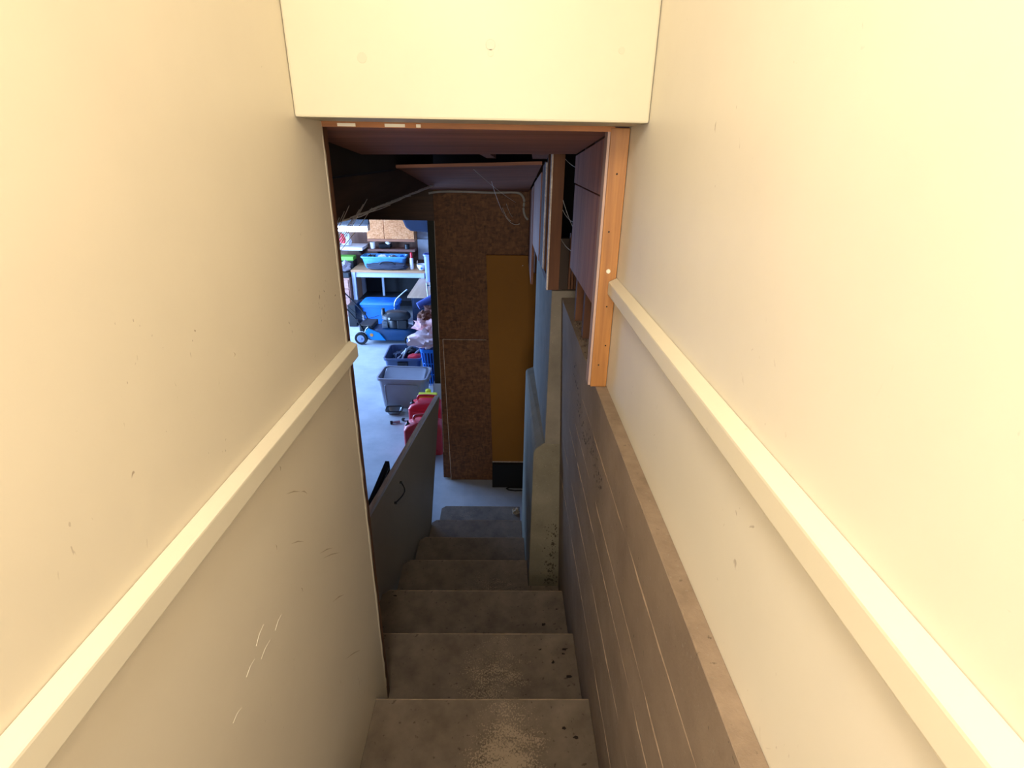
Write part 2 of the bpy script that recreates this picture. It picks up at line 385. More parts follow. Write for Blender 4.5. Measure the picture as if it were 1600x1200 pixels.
# ------------------------------------------------------------ foundation pilaster (foot with ledge + narrower upper stub)
fp = thing('wall_foundation', 'bare concrete foundation pier with a ledge beside the lower steps', 'wall'); fp['kind'] = 'structure'
b = MB().prism([(0.153, 2.28, 0), (0.60, 2.28, 0), (0.60, 2.28, 1.648), (0.205, 2.28, 1.660), (0.162, 2.28, 1.625), (0.153, 2.28, 1.60)],
               [(0.153, 3.36, 0), (0.60, 3.36, 0), (0.60, 3.36, 1.630), (0.205, 3.36, 1.635), (0.160, 3.36, 1.615), (0.153, 3.36, 1.60)])
b.build('footing', M_conc_p, fp, None, 0.006)
MB().prism([(0.207, 2.281, 1.60), (0.60, 2.281, 1.60), (0.60, 2.281, 2.42), (0.207, 2.281, 2.42)],
           [(0.203, 3.36, 1.60), (0.60, 3.36, 1.60), (0.60, 3.36, 2.40), (0.203, 3.36, 2.40)]).build('upper_pier', concrete('pale_formed_concrete', '#665e52', '#837a6c', 6, 0.35), fp, None, 0.005)
# mould stains at the base of the front face
b = MB(); rnd = random.Random(8)
for i in range(150):
    x = 0.272+rnd.gauss(0, 0.022); z = 0.76+0.42*rnd.random()**1.3; r = 0.0012+0.0055*rnd.random()**2.5
    b.add([(x+r*math.cos(a)*(0.5+rnd.random()), 2.2794, z+r*1.6*math.sin(a)*(0.5+rnd.random())) for a in [q*math.pi/3 for q in range(6)]], [(0, 1, 2, 3, 4, 5)])
tag(b.build('mould_stains', mat('dark_mould', '#4a4436', 0.95), fp), kind='stuff')

# ------------------------------------------------------------ framing above the stairs
M_soff = M_ply
s1 = struct(MB().prism([(-0.50, 1.326, 3.021), (0.246, 1.326, 3.024), (0.246, 1.326, 3.039), (-0.50, 1.326, 3.036)],
                       [(-0.50, 2.02, 2.955), (0.246, 2.02, 2.968), (0.246, 2.02, 2.983), (-0.50, 2.02, 2.970)]).build('ceiling_soffit', M_soff), 'reddish plywood soffit just past the header', 'ceiling')
MB().box(-0.49, 0.245, 1.3215, 1.3255, 3.018, 3.030).build('front_edge', wood('orange_plywood_edge', '#7a4a22', '#b5733a', 'x'), s1)
for (x0, x1) in ((-0.375, -0.335), (-0.27, -0.225), (-0.20, -0.19)):
    MB().box(x0, x1, 1.3205, 1.3215, 3.0195, 3.026).build('paint_smear', M_trim, s1)
struct(MB().prism([(-0.545, 2.80, 2.888), (0.178, 2.80, 2.915), (0.178, 2.80, 2.93), (-0.545, 2.80, 2.903)],
                  [(-0.575, 4.43, 2.684), (0.182, 4.43, 2.680), (0.182, 4.43, 2.695), (-0.575, 4.43, 2.699)]).build('ceiling_soffit_lower', M_soff), 'lower reddish plywood soffit sloping down to the partition', 'ceiling')
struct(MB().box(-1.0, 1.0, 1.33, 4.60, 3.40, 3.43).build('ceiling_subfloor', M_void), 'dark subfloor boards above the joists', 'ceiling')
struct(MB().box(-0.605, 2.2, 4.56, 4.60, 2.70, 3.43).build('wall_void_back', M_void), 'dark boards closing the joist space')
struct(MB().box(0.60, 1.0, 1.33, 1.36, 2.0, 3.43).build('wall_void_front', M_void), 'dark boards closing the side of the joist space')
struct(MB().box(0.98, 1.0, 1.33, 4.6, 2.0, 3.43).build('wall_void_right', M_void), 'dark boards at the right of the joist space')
js = thing('floor_joists', 'old floor joists in the dark gap between the two soffits', 'joists', (0, 0, 2.96)); js['kind'] = 'structure'
for (x0, x1) in ((-0.115, -0.06), (0.15, 0.205)):
    MB().box(x0, x1, 1.36, 4.4, 3.0-2.96+0.03, 3.2-2.96).build('joist', M_ply if x0 > 0 else M_plyz, js)
for (x0, x1, y) in ((-0.09, -0.045, 2.4), (0.13, 0.20, 2.42)):
    MB().prism([(x0-0.04, 2.06, 0.02), (x1-0.04, 2.06, 0.02), (x1-0.04, 2.06, 0.06), (x0-0.04, 2.06, 0.06)],
               [(x0, 2.78, -0.02), (x1, 2.78, -0.02), (x1, 2.78, 0.03), (x0, 2.78, 0.03)]).build('blocking', M_plyz, js)
bm_ = thing('trim_beam', 'dark old timber beam along the open left side of the stairs', 'beam', (0, 0, 0)); bm_['kind'] = 'structure'
MB().prism([(-0.56, 1.36, 2.775), (-0.50, 1.36, 2.775), (-0.50, 1.36, 2.895), (-0.56, 1.36, 2.895)],
           [(-0.60, 4.43, 2.715), (-0.545, 4.43, 2.715), (-0.545, 4.43, 2.86), (-0.60, 4.43, 2.86)]).build('lower_board', M_dark, bm_)
MB().prism([(-0.57, 1.36, 2.90), (-0.512, 1.36, 2.90), (-0.512, 1.36, 3.39), (-0.57, 1.36, 3.39)],
           [(-0.60, 4.43, 2.865), (-0.555, 4.43, 2.865), (-0.555, 4.43, 3.39), (-0.60, 4.43, 3.39)]).build('upper_board', mat('blackish_lumber', '#2a2624', 0.9), bm_)  # upper board near black, darker than the lower one

# right side: fir stud at the wall end, plywood boards, studs on the ledge
fs = thing('fir_stud', 'orange fir stud standing on the curb at the end of the right wall', 'stud', (0.257, 1.34, 2.392))
L = Vector((0.257, 1.34, 2.392))
def loc_box(x0, x1, y0, y1, z0, z1): return MB().box(x0-L.x, x1-L.x, y0-L.y, y1-L.y, z0-L.z, z1-L.z)
loc_box(0.2365, 0.2795, 1.3205, 1.356, 2.392, 3.026).build('post', M_stud, fs, None, 0.0015)
loc_box(0.2300, 0.2360, 1.3225, 1.362, 2.396, 3.018).build('side_strip', wood('aged_strip_wood', '#96786a', '#b89c8e', 'z'), fs)
MB().lathe([(0.006, 0), (0.0045, -0.003), (0.0001, -0.0035)], (0.258-L.x, 1.3202-L.y, 2.705-L.z), 'y', 12).build('paint_blob', M_trim, fs)
for (x, z) in ((0.262, 2.615), (0.258, 2.93), (0.254, 2.455), (0.268, 2.51), (0.251, 2.80)):
    MB().lathe([(0.0022, 0), (0.0018, -0.0008)], (x-L.x, 1.3203-L.y, z-L.z), 'y', 8).build('nail_hole', M_black, fs)
sb = thing('wall_side_boards', 'weathered plywood boards lining the right side past the stud', 'wall'); sb['kind'] = 'structure'
MB().px([(1.365, 2.874), (2.03, 2.874), (2.03, 2.962), (1.365, 3.016)], 0.2465, 0.264).build('board', M_plyz, sb)
MB().px([(1.365, 2.585), (2.02, 2.575), (2.02, 2.869), (1.365, 2.869)], 0.248, 0.265).build('board', M_plyz, sb)
for (y0, y1) in ((1.50, 1.535), (1.72, 1.755), (1.93, 1.965)):
    MB().box(0.268, 0.345, y0, y1, 2.3925, 3.39).build('stud', M_darkz, sb)
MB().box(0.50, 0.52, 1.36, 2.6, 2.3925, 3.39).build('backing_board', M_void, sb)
# dusty rubble on the ledge behind the stud
b = MB(); rnd = random.Random(21)
for i in range(150):
    x, y = 0.258+0.09*rnd.random(), 1.37+0.55*rnd.random(); r = 0.003+0.006*rnd.random()
    vs_ = [(x+r*math.cos(a)*(0.6+0.6*rnd.random()), y+r*math.sin(a)*(0.6+0.6*rnd.random()), 2.3912) for a in [q*math.pi/2.5 for q in range(5)]]+[(x, y, 2.3912+r*0.9)]
    b.add(vs_, [(4, 3, 2, 1, 0)]+[(q, (q+1) % 5, 5) for q in range(5)])
tag(b.build('dust_rubble', mat('crumbled_dust', '#5b4a3c', 0.95)), 'crumbled dusty rubble on the curb ledge behind the stud', 'rubble', kind='stuff')
# framing on top of the concrete pier
pw = thing('wall_pier_framing', 'stud and plywood framing standing on the concrete pier', 'wall'); pw['kind'] = 'structure'
MB().box(0.190, 0.60, 2.335, 3.35, 2.423, 2.46).build('sill_plate', M_darkz, pw)
MB().box(0.237, 0.275, 2.295, 2.325, 2.423, 2.64).build('block', mat('dark_brown_block', '#33251b', 0.8), pw)
for q in range(5): MB().box(0.278+0.013*q, 0.287+0.013*q, 2.30, 2.325, 2.423, 2.66).build('lath', M_darkz, pw)
MB().box(0.190, 0.236, 2.283, 2.325, 2.423, 3.39).build('post', M_darkz, pw)
MB().box(0.183, 0.1895, 2.283, 2.33, 2.423, 3.0).build('edge_strip', M_plyedge, pw)
MB().box(0.186, 0.24, 2.50, 2.54, 2.462, 3.0).build('stud', M_darkz, pw)
MB().box(0.181, 0.187, 2.545, 2.60, 2.462, 2.93).build('edge_strip', M_plyedge, pw)
MB().box(0.190, 0.24, 2.74, 2.92, 2.462, 2.93).build('stud', M_darkz, pw)
MB().px([(2.97, 2.42), (3.66, 2.405), (3.66, 2.785), (2.97, 2.875)], 0.187, 0.202).build('plywood_board', M_plyz, pw)
MB().px([(3.78, 2.10), (4.30, 2.17), (4.30, 2.69), (3.78, 2.765)], 0.189, 0.205).build('plywood_board', M_plyz, pw)
MB().box(0.207, 0.25, 3.68, 3.76, 2.2, 2.9).build('stud', M_darkz, pw)
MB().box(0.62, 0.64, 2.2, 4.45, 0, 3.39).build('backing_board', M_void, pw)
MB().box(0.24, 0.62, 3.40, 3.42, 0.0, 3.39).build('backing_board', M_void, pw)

# ------------------------------------------------------------ partition at the foot of the stairs
pa = thing('wall_partition', 'dark oriented strand board partition at the foot of the stairs', 'wall'); pa['kind'] = 'structure'
MB().box(-0.568, 0.64, 4.452, 4.47, 1.452, 2.70).build('strand_board', M_osb, pa)
MB().prism([(-0.578, 4.452, 0.012), (0.64, 4.452, 0.012), (0.64, 4.452, 1.448), (-0.566, 4.452, 1.448)],
           [(-0.578, 4.47, 0.012), (0.64, 4.47, 0.012), (0.64, 4.47, 1.448), (-0.566, 4.47, 1.448)]).build('strand_board', M_osb, pa)
MB().prism([(-0.502, 4.425, 0.004), (0.30, 4.425, 0.004), (0.30, 4.44, 1.452), (-0.534, 4.44, 1.452)],
           [(-0.502, 4.437, 0.004), (0.30, 4.437, 0.004), (0.30, 4.451, 1.452), (-0.534, 4.451, 1.452)]).build('strand_board', M_osb, pa)
MB().box(-0.569, -0.5655, 4.449, 4.4518, 0.3, 2.45).build('edge_bead', M_plyedge, pa)
MB().prism([(-0.5035, 4.4225, 0.004), (-0.4985, 4.4225, 0.004), (-0.5305, 4.4375, 1.452), (-0.5355, 4.4375, 1.452)], [(-0.5035, 4.4255, 0.004), (-0.4985, 4.4255, 0.004), (-0.5305, 4.4405, 1.452), (-0.5355, 4.4405, 1.452)]).build('edge_bead', M_plyedge, pa)
MB().box(-0.5335, -0.151, 4.4235, 4.4385, 1.4525, 1.4555).build('edge_bead', M_plyedge, pa)
MB().box(-0.625, -0.5695, 4.455, 4.53, 1.02, 2.449).build('door_jamb', mat('black_green_jamb', '#22261f', 0.7), pa)
MB().box(-0.5695, 0.64, 4.475, 4.56, 0.0, 2.70).build('stud_core', M_darkz, pa)
MB().box(-4.7, -0.5695, 4.452, 4.54, 2.45, 2.775).build('lintel_board', wood('dark_lintel_wood', '#3a2618', '#5f3f29', 'x'), pa)

# ------------------------------------------------------------ garage shell
struct(MB().box(-4.8, 2.2, 1.1, 11.0, -0.06, 0).build('floor', M_floor), 'smooth grey concrete garage floor', 'floor')
M_gwall = wood('brown_wall_panelling', '#5a3d30', '#7d5a48', 'z', 0.7, 20)
M_gwhite = mat('whitewashed_garage_wall', '#a8aab2', 0.7)
bw_ = struct(MB().box(-4.8, 2.2, 10.80, 10.90, 0, 2.78).build('wall_back', M_gwall), 'brown panelled wall at the far end of the garage')
for (x0, x1, z0, z1) in ((-1.72, -0.9, 1.36, 1.80), (-1.72, -0.9, 0.95, 1.35), (-1.72, -0.9, 1.81, 2.4), (-0.89, 0.2, 0.95, 2.4)):
    MB().box(x0, x1, 10.77, 10.799, z0, z1).build('white_panel', M_gwhite, bw_, None, 0.004)
struct(MB().px([(1.1, 0), (5.6, 0), (5.6, 2.25), (10.2, 2.25), (10.2, 0), (10.9, 0), (10.9, 2.78), (1.1, 2.78)], -4.80, -4.68).build('wall_garage_door', M_gwhite), 'garage wall with the open vehicle door')
struct(MB().box(2.1, 2.2, 1.1, 10.9, 0, 2.78).build('wall_garage_right', M_gwhite), 'far right garage wall')
struct(MB().box(-4.8, -0.455, 1.10, 1.20, 0, 2.78).build('wall_garage_front', M_gwhite), 'garage wall behind the stairwell')
struct(MB().box(-1.66, -1.60, 1.20, 4.45, 0, 2.78).build('wall_daylight_shield', M_gwall), 'added brown panelled wall blocking daylight left of the stair bay')  # unseen wall added to keep the garage daylight off the cream walls
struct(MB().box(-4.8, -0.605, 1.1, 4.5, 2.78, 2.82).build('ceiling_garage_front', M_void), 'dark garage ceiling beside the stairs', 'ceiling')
struct(MB().box(-4.8, 2.2, 4.5, 10.9, 2.78, 2.82).build('ceiling_garage', M_gwhite), 'garage ceiling over the workbench', 'ceiling')

# ------------------------------------------------------------ guard panel beside the steps
gp = thing('guard_panel', 'grey painted panel with bare plywood edge standing beside the steps', 'panel', (-0.62, 2.05, 0.6))
def gpx(y): return -0.612+(y-2.05)*0.065
def gp_poly(off): return [(gpx(y)-off+0.62, y-2.05, z-0.6) for (y, z) in ((1.40, 1.47), (3.79, 1.209), (3.17, 0.20), (1.40, 0.95))]
MB().prism(gp_poly(0.0), gp_poly(0.012)).build('face_sheet', M_panel, gp)
MB().prism(gp_poly(0.0125), gp_poly(0.036)).build('plywood_core', M_plyedge, gp)
pts = []
for i in range(15):
    t = i/14; y = 2.545-0.13*t+0.05*math.sin(math.pi*t); z = 1.245-0.045*t-0.03*math.sin(math.pi*t)
    pts.append((gpx(y)+0.62+0.006+0.02*math.sin(math.pi*t), y-2.05, z-0.6))
MB().tube(pts, 0.0035, 8).build('wire_pull', M_blackp, gp, smooth=True)
for p in (pts[0], pts[-1]): MB().lathe([(0.0075, -0.006), (0.0075, 0.004), (0.004, 0.006)], p, 'x', 10).build('screw_plate', M_blackp, gp)
for (y, z) in ((3.2, 1.25), (2.7, 1.305)): MB().lathe([(0.003, 0), (0.002, 0.0012)], (gpx(y)-0.02+0.62, y-2.05, z+0.025-0.6), 'z', 8).build('nail_head', M_metal, gp)

# black-framed pane standing behind the guard panel
M_matte = mat('matte_black_frame', '#111214', 0.85, 0.05)
fr = thing('framed_pane', 'thin black framed glass pane standing behind the grey panel', 'frame', (-0.655, 2.755, 0.135))
fr.rotation_euler = (0.1, 0, -0.065)
for (y0_, y1_, z0_, z1_) in ((-0.9, 0.0, 1.17, 1.20), (-0.9, 0.0, -0.045, -0.015), (-0.9, -0.87, -0.015, 1.17), (-0.03, 0.0, -0.015, 1.17)):
    MB().box(-0.012, 0.012, y0_, y1_, z0_, z1_).build('frame_rail', M_matte, fr, None, 0.002)
MB().box(-0.002, 0.002, -0.87, -0.03, 0.03, 1.17).build('pane', mat('smoky_glass', '#181c22', 0.4), fr)
MB().box(0.0121, 0.0150, -0.87, -0.02, 1.167, 1.173).build('silver_bead', M_metal, fr)

# ------------------------------------------------------------ ochre door, black block, cable, scrap
dr = thing('ochre_door', 'plain ochre yellow slab leaning on the strand board partition', 'door', (0.1, 4.40, 0.262))
MB().prism([(-0.194, -0.065, 0.0), (0.36, -0.065, 0.0), (0.33, -0.005, 1.93), (-0.250, -0.005, 1.93)],
           [(-0.194, -0.030, 0.0), (0.36, -0.030, 0.0), (0.33, 0.02, 1.93), (-0.250, 0.02, 1.93)]).build('slab', M_yel, dr, None, 0.002)
MB().box(-0.194, 0.36, -0.0665, -0.0655, 0.0, 0.012).build('bottom_edge', M_plyedge, dr)
MB().lathe([(0.004, 0), (0.003, -0.003)], (0.05, -0.008, 1.85), 'y', 10).build('nail_head', M_white, dr)
tag(MB().box(-0.095, 0.46, 4.30, 4.42, 0, 0.26).build('black_block', M_black, None, (0.1, 4.36, 0), 0.004), 'black block under the ochre slab', 'box')  # solid black block filling the space between floor and slab
pts = [(0.30, 4.25, 0.006), (0.12, 4.24, 0.006), (0.06, 4.255, 0.006), (0.04, 4.275, 0.006), (0.07, 4.293, 0.006), (0.28, 4.285, 0.006)]
tag(MB().tube(pts, 0.006, 8).build('power_cord', M_black, None, (0.1, 4.27, 0), smooth=True), 'black cord looped on the floor by the ochre slab', 'cord')
tag(blob((0.115, 3.66, nz(6)+0.019), (0.030, 0.024, 0.026), 4, 0.7, 2.5).build('crumpled_scrap', mat('pale_paper_scrap', '#b4a692', 0.9), None, (0.115, 3.66, nz(6))), 'crumpled pale scrap on the lowest step beside the pier', 'scrap')

# dry debris on the steps
M_deb = mat('dark_dry_leaf', '#2b2119', 0.9)
rnd = random.Random(31)
spots = [(2, 0.20, -0.21), (2, 0.27, -0.12), (1, 0.262, -0.08), (1, 0.235, -0.33), (1, 0.255, -0.10), (1, 0.19, -0.37), (1, 0.21, -0.14), (1, 0.268, -0.2), (0, -0.36, -0.23), (0, -0.33, -0.28), (0, 0.26, -0.27), (0, 0.2, -0.1), (2, -0.53, -0.04), (1, 0.12, -0.41), (1, 0.16, -0.08), (0, 0.235, -0.13), (1, -0.33, -0.42)]
desc = ['largest dark flake near the right end of the third step', 'dark flake close to the curb on the third step', 'dark twig flake at the far right corner of the second step', 'dark flake right of centre at the back of the second step', 'small dark flake beside the twig on the second step', 'small dark flake at the back right of the second step', 'tiny dark flake at the front right of the second step', 'dark flake against the curb midway along the second step', 'dark flake by the left wall on the nearest step', 'second dark flake by the left wall on the nearest step', 'dark flake at the back right of the nearest step', 'dark flake near the front right of the nearest step', 'dark flake at the left end of the third step', 'dark flake at the back centre of the second step', 'dark flake at the front edge of the second step', 'small dark flake midway by the curb on the nearest step', 'dark flake at the back left of the second step']
for (k, x, y), dl in zip(spots, desc):
    r = 0.004+0.006*rnd.random(); a0 = rnd.random()*6
    if 'largest' in dl: r = 0.011
    vs_ = []
    for q in range(7):
        a = a0+q*2*math.pi/7; rr = r*(0.25+rnd.random())
        vs_.append((x+rr*math.cos(a)*1.5, ny(k)+y+rr*math.sin(a), nz(k)+0.001+0.004*rnd.random()))
    top = [(p[0], p[1], p[2]+0.0015) for p in vs_]
    tag(MB().prism(vs_, top).build('leaf_flake', M_deb, None, (x, ny(k)+y, nz(k))), dl, 'debris', 'dry flakes on the steps')

# grey cable along the soffit
pts = [(-0.60, 4.425, 2.66), (-0.5, 4.43, 2.672), (-0.3, 4.432, 2.674), (-0.1, 4.43, 2.67), (0.06, 4.43, 2.675), (0.12, 4.43, 2.664), (0.15, 4.43, 2.62), (0.147, 4.43, 2.55), (0.160, 4.43, 2.50), (0.184, 4.43, 2.47)]
def smooth_pts(p, n=6):
    out = []; P = [Vector(q) for q in p]
    for i in range(len(P)-1):
        a, b_, c, d = P[max(i-1, 0)], P[i], P[i+1], P[min(i+2, len(P)-1)]
        for k in range(n):
            t = k/n; out.append(0.5*((2*b_)+(c-a)*t+(2*a-5*b_+4*c-d)*t*t+(3*b_-a-3*c+d)*t**3))
    return out+[P[-1]]
tag(MB().tube(smooth_pts(pts), 0.009, 8).build('electrical_cable', M_cable, None, (0, 4.43, 2.6), smooth=True), 'grey cable stapled along the top of the strand board', 'cable')

# cobwebs
def web(strands, name, label):
    b = MB()
    for (a, c, sag) in strands:
        a, c = Vector(a), Vector(c); P = []
        for i in range(9):
            t = i/8; p = a.lerp(c, t); p.z -= sag*4*t*(1-t); P.append(p)
        b.tube(P, 0.0013, 4)
    return tag(b.build(name, M_web, None, strands[0][0]), label, 'cobweb')
rnd = random.Random(17); S1 = []
for i in range(60):
    t = rnd.random(); y = 1.6+2.4*t
    S1.append(((-0.498-0.011*t, y, 2.772-0.022*t), (-0.495-0.011*t+0.02*rnd.random(), y+0.25+0.3*rnd.random(), 2.763-0.025*t+0.01*rnd.random()), 0.008*rnd.random()))
for i in range(9): S1.append(((-0.43, 1.37, 2.80-0.01*i), (-0.50, 1.62+0.06*i, 2.77+0.012*(i % 4)), 0.004))
web(S1, 'cobweb', 'dusty cobweb strands hanging along the lower edge of the dark beam')
S2 = [((-0.16, 2.9, 2.885), (0.08, 4.2, 2.62), 0.01), ((-0.08, 3.3, 2.81), (0.0, 4.42, 2.50), 0.02), ((0.0, 4.42, 2.50), (0.12, 4.42, 2.44), 0.03), ((-0.02, 4.42, 2.56), (0.05, 4.42, 2.46), 0.02), ((0.01, 4.3, 2.60), (0.06, 4.42, 2.49), 0.01)]
web(S2, 'cobweb', 'thin cobweb threads crossing under the lower soffit to the strand board')
S3 = [((0.235, 2.30, 2.80), (0.262, 2.0, 2.70), 0.01), ((0.235, 2.30, 2.76), (0.262, 2.0, 2.74), 0.015), ((0.236, 2.30, 2.64), (0.262, 2.02, 2.63), 0.01), ((0.236, 2.3, 2.95), (0.262, 2.0, 2.92), 0.006)]
web(S3, 'cobweb', 'small cobweb in the dark gap between the side boards and the pier post')

# ------------------------------------------------------------ GARAGE THINGS
def tote(name, label, cat, loc, rz, w_, d, h, m, taper=0.84, wall=0.008, group=None):
    t = thing(name, label, cat, loc, rz, group)
    b = MB(); r = 0.06
    rings = [rrect(w_*taper*0.96, d*taper*0.94, r*0.7, 0), rrect(w_*taper, d*taper, r*0.8, 0.02), rrect(w_*0.97, d*0.96, r, h-0.035), rrect(w_, d, r, h-0.03), rrect(w_+0.02, d+0.02, r, h-0.028), rrect(w_+0.02, d+0.02, r, h),
             rrect(w_-2*wall, d-2*wall, r, h), rrect(w_*taper-2*wall, d*taper-2*wall, r*0.8, 0.025)]
    b.loft(rings); b.build('bin', m, t, smooth=True)
    return t
# grey tote with its lid dropped inside
gt = tote('storage_tote', 'large open grey plastic tote with its lid dropped inside', 'tote', (-1.235, 6.17, 0), math.radians(-3), 0.60, 0.42, 0.41, M_gtote)
# moulded rib on its front
pts = [(-0.20, -0.187, 0.05), (-0.205, -0.200, 0.28), (-0.18, -0.2035, 0.325), (0.0, -0.2045, 0.33), (0.18, -0.2035, 0.325), (0.205, -0.200, 0.28), (0.20, -0.187, 0.05)]
MB().tube(smooth_pts(pts, 5), 0.006, 6).build('moulded_rib', M_gtote, gt, smooth=True)
for s in (-1, 1): MB().box(s*0.30-0.012 if s > 0 else -0.318, s*0.30+0.018 if s > 0 else -0.288, -0.07, 0.07, 0.33, 0.365).build('handle', M_gtote, gt, None, 0.006)
ld = thing('tote_lid', 'grey tote lid lying tilted inside the open grey tote', 'lid', (-1.235, 6.17, 0.205), math.radians(-3))
R_ = Matrix.Rotation(math.radians(20), 3, 'X')
def rot_ring(ring, dz): return [R_ @ Vector((p[0], p[1], p[2]))+Vector((0, 0.0, dz)) for p in ring]
MB().loft([rot_ring(rrect(0.50, 0.30, 0.05, 0), 0.15), rot_ring(rrect(0.52, 0.32, 0.05, 0.012), 0.15), rot_ring(rrect(0.50, 0.30, 0.05, 0.024), 0.15), rot_ring(rrect(0.42, 0.22, 0.04, 0.014), 0.15)]).build('lid_panel', M_gtote, ld, smooth=True)
# slate tote with odds and ends
dt = tote('storage_tote', 'slate blue open tote filled with tools and a red item', 'tote', (-1.375, 7.02, 0), math.radians(2), 0.50, 0.58, 0.38, M_dtote)
MB().box(-0.07, 0.07, -0.305, -0.275, 0.27, 0.33).build('handle', M_blackp, dt, None, 0.008)
MB().loft([rrect(0.42, 0.48, 0.05, 0.20), rrect(0.42, 0.48, 0.05, 0.22)]).build('divider_tray', M_blackp, dt)
tag(blob((-1.22, 6.95, 0.31), (0.12, 0.055, 0.06), 9, 0.2).build('red_case', M_red, None, (-1.22, 6.95, 0.27), smooth=True), 'red case lying in the slate blue tote', 'case')
for i, (a, c, m_, lb) in enumerate((((-1.50, 6.85, 0.30), (-1.30, 7.20, 0.42), M_white, 'white handled tool poking out of the slate blue tote'), ((-1.42, 6.82, 0.27), (-1.36, 7.05, 0.40), M_metal, 'steel wrench standing in the slate blue tote'), ((-1.33, 6.85, 0.28), (-1.12, 7.22, 0.43), M_gtote, 'long grey handled tool lying across the slate blue tote'))):
    a, c = Vector(a), Vector(c)
    t = thing('hand_tool', lb, 'tool', a)
    MB().tube([Vector((0, 0, 0)), (c-a)*0.6], 0.014, 8).build('grip', m_, t); MB().tube([(c-a)*0.6, (c-a)], [0.008, 0.02], 8).build('tool_head', M_metal, t)
tag(blob((-1.46, 7.02, 0.29), (0.10, 0.14, 0.08), 12, 0.5).build('dark_rag', mat('navy_rag', '#1c2540', 0.9), None, (-1.46, 7.02, 0.24), smooth=True), 'dark navy rag in the slate blue tote', 'rag')
tag(blob((-1.33, 7.15, 0.29), (0.13, 0.09, 0.09), 14, 0.5).build('dark_rag', mat('black_rag', '#22222a', 0.9), None, (-1.33, 7.15, 0.24), smooth=True), 'black rag at the back of the slate blue tote', 'rag')

# laundry basket: slatted
lb = thing('laundry_basket', 'blue slatted laundry basket heaped with clothes', 'basket', (-0.89, 6.78, 0))
w0, d0, w1, d1, hh = 0.30, 0.26, 0.42, 0.36, 0.56
MB().loft([rrect(w0, d0, 0.05, 0.0), rrect(w0+0.02, d0+0.02, 0.05, 0.05), rrect(w0-0.01, d0-0.01, 0.05, 0.05), rrect(w0-0.02, d0-0.02, 0.05, 0.01)]).build('base', M_white, lb)
MB().loft([rrect(w1, d1, 0.06, hh-0.05), rrect(w1+0.02, d1+0.02, 0.06, hh-0.03), rrect(w1+0.02, d1+0.02, 0.06, hh), rrect(w1-0.01, d1-0.01, 0.06, hh), rrect(w1-0.02, d1-0.02, 0.06, hh-0.05)], closed=True).build('rim', M_blue, lb, smooth=True)
ra, rb_ = rrect(w0+0.01, d0+0.01, 0.05, 0.03, 4), rrect(w1-0.005, d1-0.005, 0.06, hh-0.04, 4)
def along(ring, t):
    P = [Vector(p) for p in ring]+[Vector(ring[0])]; Ls = [(P[i+1]-P[i]).length for i in range(len(P)-1)]; s = t*sum(Ls)
    for i, l in enumerate(Ls):
        if s <= l: return P[i].lerp(P[i+1], s/l)
        s -= l
    return P[-1]
for i in range(36): MB().tube([along(ra, i/36), along(rb_, i/36)], 0.0075, 5).build('slat', M_blue, lb)
for f_ in (0.33, 0.66):
    MB().tube([along(ra, i/40).lerp(along(rb_, i/40), f_) for i in range(41)], 0.007, 5).build('hoop', M_blue, lb)
MB().loft([rrect(w0-0.03, d0-0.03, 0.05, 0.03), rrect(w1-0.05, d1-0.05, 0.06, hh-0.06)]).build('liner', mat('navy_laundry', '#1b2f66', 0.9), lb)
for (c, r, s, col, nm, lbl, am) in (
    ((-0.97, 6.74, 0.66), (0.26, 0.20, 0.15), 2, '#eccdd0', 'white_towel', 'white towel spilling over the rim of the blue basket', 0.6),
    ((-0.80, 6.78, 0.80), (0.16, 0.17, 0.15), 5, '#e8a8a8', 'pink_shirt', 'pale pink shirt heaped on the blue basket', 0.55),
    ((-1.03, 6.84, 0.82), (0.15, 0.14, 0.12), 8, '#e8b4b2', 'blush_sheet', 'blush crumpled sheet on the left of the laundry heap', 0.6),
    ((-1.06, 6.90, 0.93), (0.09, 0.10, 0.07), 11, '#8a5a48', 'brown_sock_bundle', 'small brown bundle on the left of the laundry heap', 0.6),
    ((-0.90, 6.90, 0.97), (0.15, 0.12, 0.11), 13, '#7d4c3e', 'brown_jacket', 'brown jacket thrown on top of the laundry heap', 0.6)):
    tag(blob(c, r, s, am, 1.9).build(nm, mat(nm+'_cloth', col, 0.9), None, c, smooth=True), lbl, 'clothing')
pts = [(-1.15, 6.95, 1.05), (-1.05, 6.99, 1.10), (-0.93, 7.02, 1.16)]
tag(MB().tube(smooth_pts(pts), [0.045]+[0.05]*11+[0.035], 10).build('rolled_bag', mat('navy_nylon', '#4a5fae', 0.6), None, pts[1], smooth=True), 'rolled blue nylon bag on top of the laundry heap', 'bag')
cr_ = thing('wire_rack', 'grey wire rack standing on top of the laundry heap', 'rack', (-0.95, 7.02, 1.08))
for i in range(4): MB().tube([(-0.07+0.05*i, 0.02, 0.0), (-0.09+0.05*i, 0.06, 0.26)], 0.009, 6).build('wire', M_metal, cr_)
for z in (0.06, 0.22): MB().tube([(-0.10, 0.03+z*0.15, z), (0.10, 0.03+z*0.15, z)], 0.010, 6).build('crossbar', M_metal, cr_)

